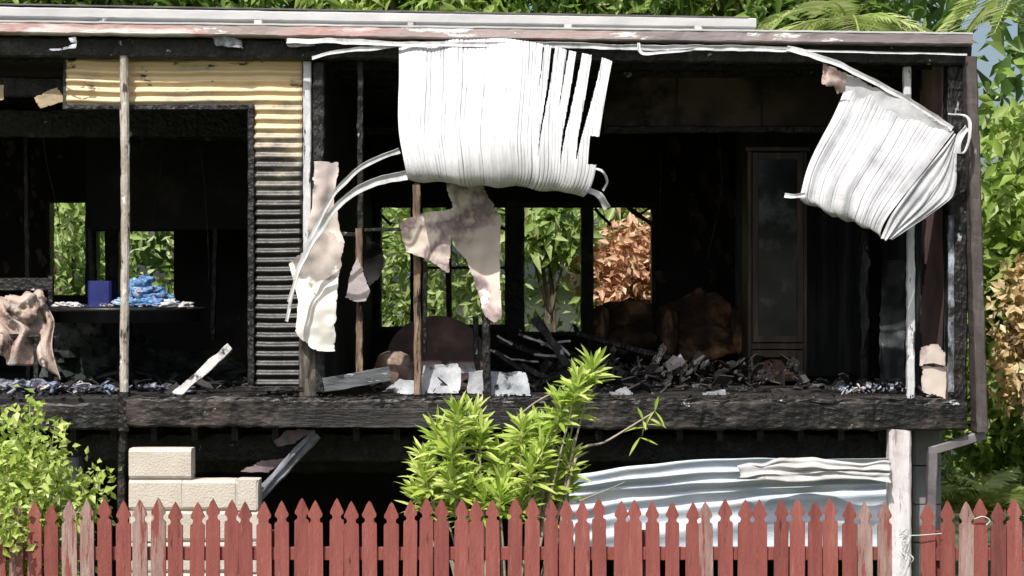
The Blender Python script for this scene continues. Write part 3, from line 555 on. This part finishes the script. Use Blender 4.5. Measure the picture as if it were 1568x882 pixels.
V=[(px,y-.006,pz) for px,pz in pts]+[(cxp+(px-cxp)*.86,y-.022,czp+(pz-czp)*.86) for px,pz in pts]
mb.add(V,[(i,(i+1)%n,n+(i+1)%n,n+i) for i in range(n)]+[tuple(range(n,2*n))]); mb.obj('arched_door_panel',M('reddish_panel',[(0,(.03,.015,.012)),(1,(.12,.06,.045))],3,(4,4,.6),.5,.3,20),CB)
def chair(name,pxc,pyt,y,w):
    E=empty(name); q=W(pxc,pyt,y); zt=q.z; mb=MB()
    heap(mb,(q.x,y+.35,(FZ+zt)/2+.1),(w*.5,.14,(zt-FZ)/2-.02),amp=.25,seed=pxc)
    heap(mb,(q.x,y,FZ+.3),(w*.5,.35,.17),amp=.3,seed=pxc+1)
    heap(mb,(q.x-w*.5,y,FZ+.38),(.1,.36,.25),amp=.3,seed=pxc+2); heap(mb,(q.x+w*.5,y,FZ+.38),(.1,.36,.25),amp=.3,seed=pxc+3)
    mb.obj('upholstery',sofam,E,True)
    mb=MB()
    for dx in (-1,1):
        for dy in (-.3,.35): box(mb,q.x+dx*w*.45-.02,q.x+dx*w*.45+.02,y+dy-.02,y+dy+.02,FZ,FZ+.2)
    mb.obj('legs',char,E)
chair('armchair',968,470,3.3,.6); chair('armchair',1078,462,2.9,.66)
# ================================================================ lower storey items
BW=empty('concrete_block_wall'); mb=MB(); mo=MB()
bw=.40;bh=.232; x0=W(197,0,-.35).x
ztop=W(0,735,-.35).z
rows=int(ztop/bh)+1
for r in range(-1,rows):
    zt=ztop-r*bh; zb=zt-bh+.006
    if zb<0: zb=.0
    off=(r%2)*bw/2 if r>=0 else 0; xe=x0+(.47 if r==-1 else .97)
    x=x0-off
    while x<xe:
        xa=max(x,x0);xb=min(x+(bw if r>=0 else .47)-.006,xe)
        if xb-xa>.05: box(mb,xa,xb,-.35,-.16,zb,zt,.002)
        x+=bw if r>=0 else .47
    box(mo,x0+.006,xe-.006,-.346,-.17,zb-.008,zt-.006)
mb.obj('blocks',block,BW); mo.obj('mortar_joints',mortar,BW)
mb=MB(); rb(mb,92,700,120,1000,.3,.2,.004); mb.obj('concrete_pier',wallc)
def bs(u,v): return Vector((0,-.014*math.sin(v*38+u*1.5)-.02*math.sin(v*7+u*2),.05*math.sin(u*3.1)+.006*math.sin(v*38)))
ruled('crumpled_cladding_sheet',[W(872,726,.02),W(872,760,.05),W(868,800,.1),W(868,850,.15)],[W(1362,702,-.05),W(1362,730,-.0),W(1360,760,.05),W(1360,850,.1)],bluem,120,120,1,0,None,None,dz=bs,nz=.016,smooth=True)
ruled('crumpled_cladding_sheet.001',[W(1130,712,-.12),W(1130,722,-.16),W(1130,736,-.15)],[W(1362,704,-.15),W(1362,718,-.2),W(1362,738,-.2)],M('faded_cladding',[(0,(.38,.38,.37)),(1,(.56,.55,.55))],4,(1,1,4),.6,.2,patches=[((.2,.19,.19),5,.62,.05)]),70,30,1,0,None,None,dz=lambda u,v:Vector((0,-.012*math.sin(v*20),.02*math.sin(u*4))),nz=.02,smooth=True)
# ================================================================ fences
def picket(mb,cx,zt,zb,w,y,lean):
    h=w/2
    prof=[(0,0),(.30,.02),(.80,.068),(.96,.082),(.94,.096),(.70,.104),(.58,.116),(.66,.130),(.96,.138),(1,.148)]
    k=w/.083
    R=[(a*h,zt-b*k*.95) for a,b in prof]; Rr=R+[(h,zt-.5),(h,zb)]
    Lr=[(-a,b) for a,b in reversed(Rr[1:])]; P=Rr+Lr; n=len(P); th=.019; V=[]
    ch=random.random()
    for yy in (y,y+th):
        for i,(a,b) in enumerate(P):
            if i==0 and ch<.35: b-=.008*ch*3; 
            q=Vector((cx+a+lean*(b-zb)+.0015*mnoise.noise(Vector((cx*9,b*20,a*50))),yy+.004*mnoise.noise(Vector((cx*9,b*3,0))),b)); V.append(q)
    mb.add(V,[tuple(range(n-1,-1,-1)),tuple(range(n,2*n))]+[(i,(i+1)%n,n+(i+1)%n,n+i) for i in range(n)])
def fence(name,px0,px1,pitch,py,y,weather):
    E=empty(name); a=MB();b=MB(); px=px0
    while px<px1:
        q=W(px+random.uniform(-1.5,1.5),py+random.uniform(-4,4)+(4 if px<150 else 0),y)
        t=b if random.random()<weather(px) else a
        picket(t,q.x,q.z,.05,.087*random.uniform(.94,1.04),y+random.uniform(-.004,.004),random.uniform(-.01,.01)); px+=pitch
    a.obj('pickets',fencem,E)
    if b.V: b.obj('weathered_pickets',fencew,E)
    m=MB(); X0=W(px0-10,0,y).x;X1=W(px1+2,0,y).x; zt=W(0,py,y).z
    for zz in (zt-.33,zt-1.3): box(m,X0,X1,y+.026,y+.06,zz-.04,zz+.04,.002)
    x=X0+.1
    while x<X1: box(m,x-.045,x+.045,y+.062,y+.15,0,zt-.2,.002); x+=2.3
    m.obj('rails_and_posts',fencem,E); return E
fence('picket_fence',-190,1362,27.1,765,-3.0,lambda p:.6 if p<45 or 190<p<245 or p>1310 else (.3 if p<150 else .03))
fence('picket_fence',1424,1760,26.5,766,-3.02,lambda p:.06)
mb=MB(); 
for k in range(7):
    z0=820+random.uniform(-4,30); tube(mb,[W(1380+random.uniform(-4,8),z0,-3.05),W(1395+random.uniform(-5,8),z0+random.uniform(-12,16),-3.1),W(1388+random.uniform(-6,6),z0+25,-3.06),W(1378,z0+50,-3.05)],.0035,.0035,20,5)
tube(mb,[W(1380,818,-3.05),W(1400,820,-3.06),W(1442,817,-3.05)],.004,.003,10,5)
tube(mb,[W(1492,795,-3.04),W(1505,791,-3.05),W(1516,797,-3.04),W(1510,804,-3.05)],.004,.004,10,5)
mb.obj('wire_loop',M('pale_wire',[(0,(.4,.45,.45)),(1,(.6,.63,.62))],9,rough=.5))
# ================================================================ vegetation
def gap(pts):
    k=(pts[:,0]/(14+pts[:,1])>.245)&(pts[:,0]/(14+pts[:,1])<.261)&(pts[:,2]>5.2)&(rng.random(len(pts))<.93)
    return pts[~k]
def tree(name,base,c,r,ncl,per,sig,size,wid,mat,tr=.12,limbs=5,shell=.35,front=.35):
    E=empty(name); mb=MB(); b=Vector(base); C=Vector(c)
    top=C+Vector((0,0,-r[2]*.3)); tube(mb,[b,b.lerp(top,.5)+Vector((.1,.05,0)),top],tr,tr*.6,24,10,.25)
    for i in range(limbs):
        a=i/limbs*6.28+random.random(); e=C+Vector((math.cos(a)*r[0]*.7,math.sin(a)*r[1]*.7,random.uniform(-.1,.6)*r[2]))
        s=b.lerp(top,random.uniform(.65,1)); tube(mb,[s,s.lerp(e,.5)+Vector((0,0,.15)),e],tr*.45,tr*.12,14,7,.2)
    mb.obj('trunk',bark,E,True)
    leafcloud('foliage',gap(clump_pts(c,r,ncl,per,sig,shell)),size,wid,mat,E,front=front)
    return E
bx=[-8.2,-5.9,-3.6,-1.2,1.2,3.4]
for i,x in enumerate(bx):
    yy=9.9+random.uniform(-.6,.8); zz=6.9+random.uniform(-.3,.4)
    tree('mango_tree',(x,yy,0),(x,yy,zz),(1.7,1.4,1.8),105,58,.24,.30,.14,lf_mid if i%3 else lf_bri,.16,5,.2,.8)
leafcloud('background_foliage',gap(boxclumps((-14,12.5,0),(13,16,10.0),400,50,.5)),.5,.2,lf_far,front=.8)
hp=np.concatenate([boxclumps((-7.5,7.6,0),(-1.2,9.3,4.9),220,60,.25),boxclumps((-1.4,7.8,0),(3,9.3,4.9),190,55,.24)])
u=hp[:,0]/(14+hp[:,1])*14*200+784; vv=441-(hp[:,2]-3.2)/(14+hp[:,1])*14*200
kk=(u>798)&(u<888)&(vv>392)&(vv<530)&(rng.random(len(hp))<.85)
kk|=(u>912)&(u<1010)&(vv>335)&(vv<500)&(hp[:,1]<8.6)
hp=hp[~kk]
leafcloud('garden_hedge',hp,.19,.17,lf_win,front=1.0)
q=W(962,412,8.0); tree('scorched_tree',(q.x+.2,8.1,0),(q.x+.08,7.9,q.z-.05),(.60,.35,.68),75,50,.12,.14,.26,lf_dry,.05,5,.1,front=1.2)
q=W(840,350,7.8); tree('frangipani_tree',(q.x,8.0,0),(q.x,7.8,q.z+.05),(.6,.35,.5),26,32,.12,.24,.18,lf_win,.04,6,.3,front=1.2)
tree('broadleaf_tree',(6.3,3.4,0),(6.0,3.2,3.95),(1.55,1.3,1.7),185,70,.18,.19,.24,lf_bri,.1,6,.3,.9)
tree('broadleaf_tree',(5.3,5.2,0),(5.1,5.2,2.9),(.9,.9,1.9),105,60,.2,.18,.22,lf_bri,.08,5,.3,.9)
q=W(1560,520,1.6); tree('yellowing_tree',(q.x-.1,1.6,0),(q.x+.12,1.6,q.z+.02),(.38,.35,.70),40,40,.09,.1,.28,lf_dry2,.05,6,.3,1.0)
def frond(mb,base,dirv,Ln,lw,droop,n=34):
    base=Vector(base); d=Vector(dirv).normalized(); side=d.cross(Vector((0,0,1))).normalized()
    pts=[base+d*Ln*t+Vector((0,0,-droop*t*t)) for t in [i/n for i in range(n+1)]]
    tube(mb,[pts[0],pts[n//3],pts[2*n//3],pts[-1]],.02,.004,12,5)
    for i in range(3,n+1):
        t=i/n; l=lw*math.sin(math.pi*min(1,.15+t*.8))
        for s in (-1,1):
            e=pts[i]+side*s*l*.8+d*l*.6+Vector((0,0,-l*.45+random.uniform(-.04,.04))); m=pts[i].lerp(e,.5)+Vector((0,0,.05*l))
            w=d*.012
            mb.add([pts[i]-w,m-w*1.3,e,m+w*1.3,pts[i]+w],[(0,1,2,3,4)])
def palm(name,top,n,Ln,lw,droop,tr=.1,el=.6):
    E=empty(name); mb=MB(); t=Vector(top); tube(mb,[(t.x,t.y,0),(t.x+.03,t.y,t.z/2),t],tr,tr*.8,20,10,.1); mb.obj('trunk',bark,E,True)
    mb=MB()
    for i in range(n):
        a=i/n*6.283+random.uniform(-.2,.2); frond(mb,t,(math.cos(a),math.sin(a),random.uniform(.1,el)),Ln*random.uniform(.8,1.1),lw,droop*random.uniform(.7,1.2))
    mb.obj('fronds',lf_palm,E)
q=W(1300,30,7.0); palm('palm_tree',(q.x,7.0,q.z),11,1.3,.45,1.0)
q=W(1560,-20,5); palm('palm_tree',(q.x+.3,5,q.z+.1),11,1.3,.5,1.1)
q=W(1475,800,2.2); palm('fern_palm',(q.x,2.2,q.z+.1),12,.9,.25,.45,.05,1.1)
q=W(1530,790,2.0); palm('fern_palm',(q.x,2.0,q.z+.1),12,.8,.25,.4,.05,1.3)
S=empty('lime_shrub'); mb=MB(); b=Vector((W(30,0,-2.5).x,-2.5,0))
tips=[(45,612),(85,650),(20,650),(60,690),(150,720),(128,745),(95,700),(10,700),(40,740),(80,760),(-10,640),(20,790),(-30,720),(70,720),(30,670),(0,760),(5,800),(55,780)]
pts=[]
for (a,c_) in tips:
    e=W(a,c_,-2.5+random.uniform(-.3,.1)); m=b.lerp(e,.55)+Vector((random.uniform(-.08,.08),0,.05)); tube(mb,[b,m,e],.012,.004,14,6)
    Q=catmull([b,m,e],40)
    for k in range(24,41):
        for _ in range(13): pts.append(np.array(Q[k])+rng.normal(size=3)*np.array([.055,.08,.045]))
for (a,c_) in ((8,800),(20,815),(0,780)):
    e=W(a,c_,-3.08)
    for _ in range(50): pts.append(np.array(e)+rng.normal(size=3)*np.array([.05,.02,.06]))
mb.obj('stems',twig,S)
leafcloud('foliage',np.array(pts),.068,.27,lf_sh,S,down=.1,front=.8)
leafcloud('lower_foliage',clump_pts((b.x,-2.5,1.6),(.35,.22,.6),80,30,.05,.2),.068,.27,lf_sh,S,down=.1,front=.8)
S=empty('lance_leaved_shrub'); st=MB(); lv=MB()
def lance(mb,p,d,Ln,w):
    d=d.normalized(); s=d.cross(Vector((random.gauss(0,.3),random.gauss(0,.3)-.6,1))).normalized(); n=s.cross(d).normalized(); V=[]
    dr=random.uniform(.05,.35)*Ln
    for t,k in ((0,.12),(.3,.85),(.55,1),(.8,.6),(1,.03)):
        c=p+d*Ln*t-Vector((0,0,dr*t*t)); V+=[c-s*w*k+n*w*k*.3,c,c+s*w*k+n*w*k*.3]
    F=[]
    for i in range(4): 
        o=i*3; F+=[(o,o+1,o+4,o+3),(o+1,o+2,o+5,o+4)]
    mb.add(V,F)
root=W(770,1000,-2.2); root.z=0
ros=[(700,635,-2.3),(690,685,-2.35),(650,730,-2.2),(735,665,-2.2),(715,730,-2.3),(770,735,-2.2),(800,655,-2.25),(830,690,-2.3),(845,735,-2.2),(812,715,-2.35),(885,585,-2.3),(908,565,-2.2),(860,620,-2.25),(845,650,-2.2),(760,700,-2.1),(872,700,-2.15),(790,690,-2.05),(675,760,-2.1),(740,760,-2.3),(800,765,-2.3),(670,665,-2.2),(725,640,-2.15),(650,700,-2.1),(870,740,-2.1),(825,660,-2.1),(700,715,-2.05),(640,755,-2.15),(885,610,-2.1),(840,765,-2.15),(705,770,-2.2),(765,760,-2.35),(690,735,-2.35)]
for (a,c_,y) in ros:
    e=W(a,c_,y); m=root.lerp(e,.6)+Vector((random.uniform(-.05,.05),0,0)); tube(st,[root,m,e],.014,.006,16,6,.1)
    ax=(e-m).normalized()
    for k in range(48):
        t=k/48; h=-.13+.15*t; ang=k*2.4+a; el=random.uniform(-.4,.4)+t*1.1
        d=Vector((math.cos(ang)*math.cos(el),math.sin(ang)*math.cos(el),math.sin(el)))+ax*.15
        lance(lv,e+ax*h,d,random.uniform(.12,.22),random.uniform(.011,.017))
e1=W(1000,632,-2.0); s1=W(882,702,-2.2)
tube(st,[root,root.lerp(s1,.7),s1,W(930,675,-2.1),e1],.016,.005,30,6,.1); tube(st,[W(790,640,-2.2),W(820,616,-2.2),W(850,600,-2.25)],.006,.005,8,6); tube(st,[W(880,770,-2.2),W(925,752,-2.2),W(957,738,-2.2)],.005,.003,8,6)
for a,c_ in ((980,670),(985,655),(992,640),(1003,630),(990,650),(985,645)):
    for k in range(2): lance(lv,W(a,c_,-2.03),Vector((random.gauss(0,.4),random.gauss(0,.4),random.gauss(.1,.8))),.13,.011)
st.obj('stems',twig,S,True); lv.obj('leaves',lf_ol,S)
N_=empty('neighbouring_house'); mb=MB(); q=W(845,440,11.5)
for i in range(23): beam(mb,(q.x-1.6,11.5,.1+i*.14),(q.x+2.2,11.5,.1+i*.14),.03,.138,0)
mb.obj('weatherboard_wall',M('white_weatherboard',[(0,(.70,.72,.75)),(1,(.8,.8,.8))],2,rough=.7,bump=.1),N_)
mb=MB(); box(mb,q.x+.7,q.x+1.4,11.44,11.48,1.6,2.6); mb.obj('window',glassd,N_)
mb=MB(); mb.add([(q.x-2,11.2,3.3),(q.x+2.5,11.2,3.3),(q.x+2.5,14,4.2),(q.x-2,14,4.2),(q.x-2,11.2,3.2),(q.x+2.5,11.2,3.2)],[(0,1,2,3),(4,5,1,0)]); mb.obj('roof',roofsheet,N_)
# ================================================================ light, sky, camera
az=math.radians(22); el=math.radians(54)
Sv=Vector((-math.sin(az)*math.cos(el),-math.cos(az)*math.cos(el),math.sin(el)))
l=bpy.data.lights.new('sun','SUN'); l.energy=5.0; l.angle=math.radians(.5); l.color=(1,.97,.91)
lo=bpy.data.objects.new('sun',l); sc.collection.objects.link(lo); lo.rotation_euler=Sv.to_track_quat('Z','Y').to_euler(); lo.location=(-5,-10,15)
w=bpy.data.worlds.new("World"); sc.world=w; w.use_nodes=True; nt=w.node_tree
bg=nt.nodes['Background']; sky=nt.nodes.new('ShaderNodeTexSky'); sky.sky_type='NISHITA'; sky.sun_disc=False; sky.sun_elevation=el; sky.sun_rotation=math.pi+az
sky.dust_density=4; nt.links.new(sky.outputs[0],bg.inputs[0]); bg.inputs[1].default_value=.14
cam=bpy.data.cameras.new('camera'); co=bpy.data.objects.new('camera',cam); sc.collection.objects.link(co)
co.location=(0,-D,ZC); co.rotation_euler=(math.radians(90),0,0); cam.sensor_width=36; cam.lens=36*D/7.84; cam.clip_end=1000; cam.clip_start=.1
sc.camera=co
sc.view_settings.view_transform='Standard'; sc.view_settings.look='None'; sc.view_settings.exposure=0
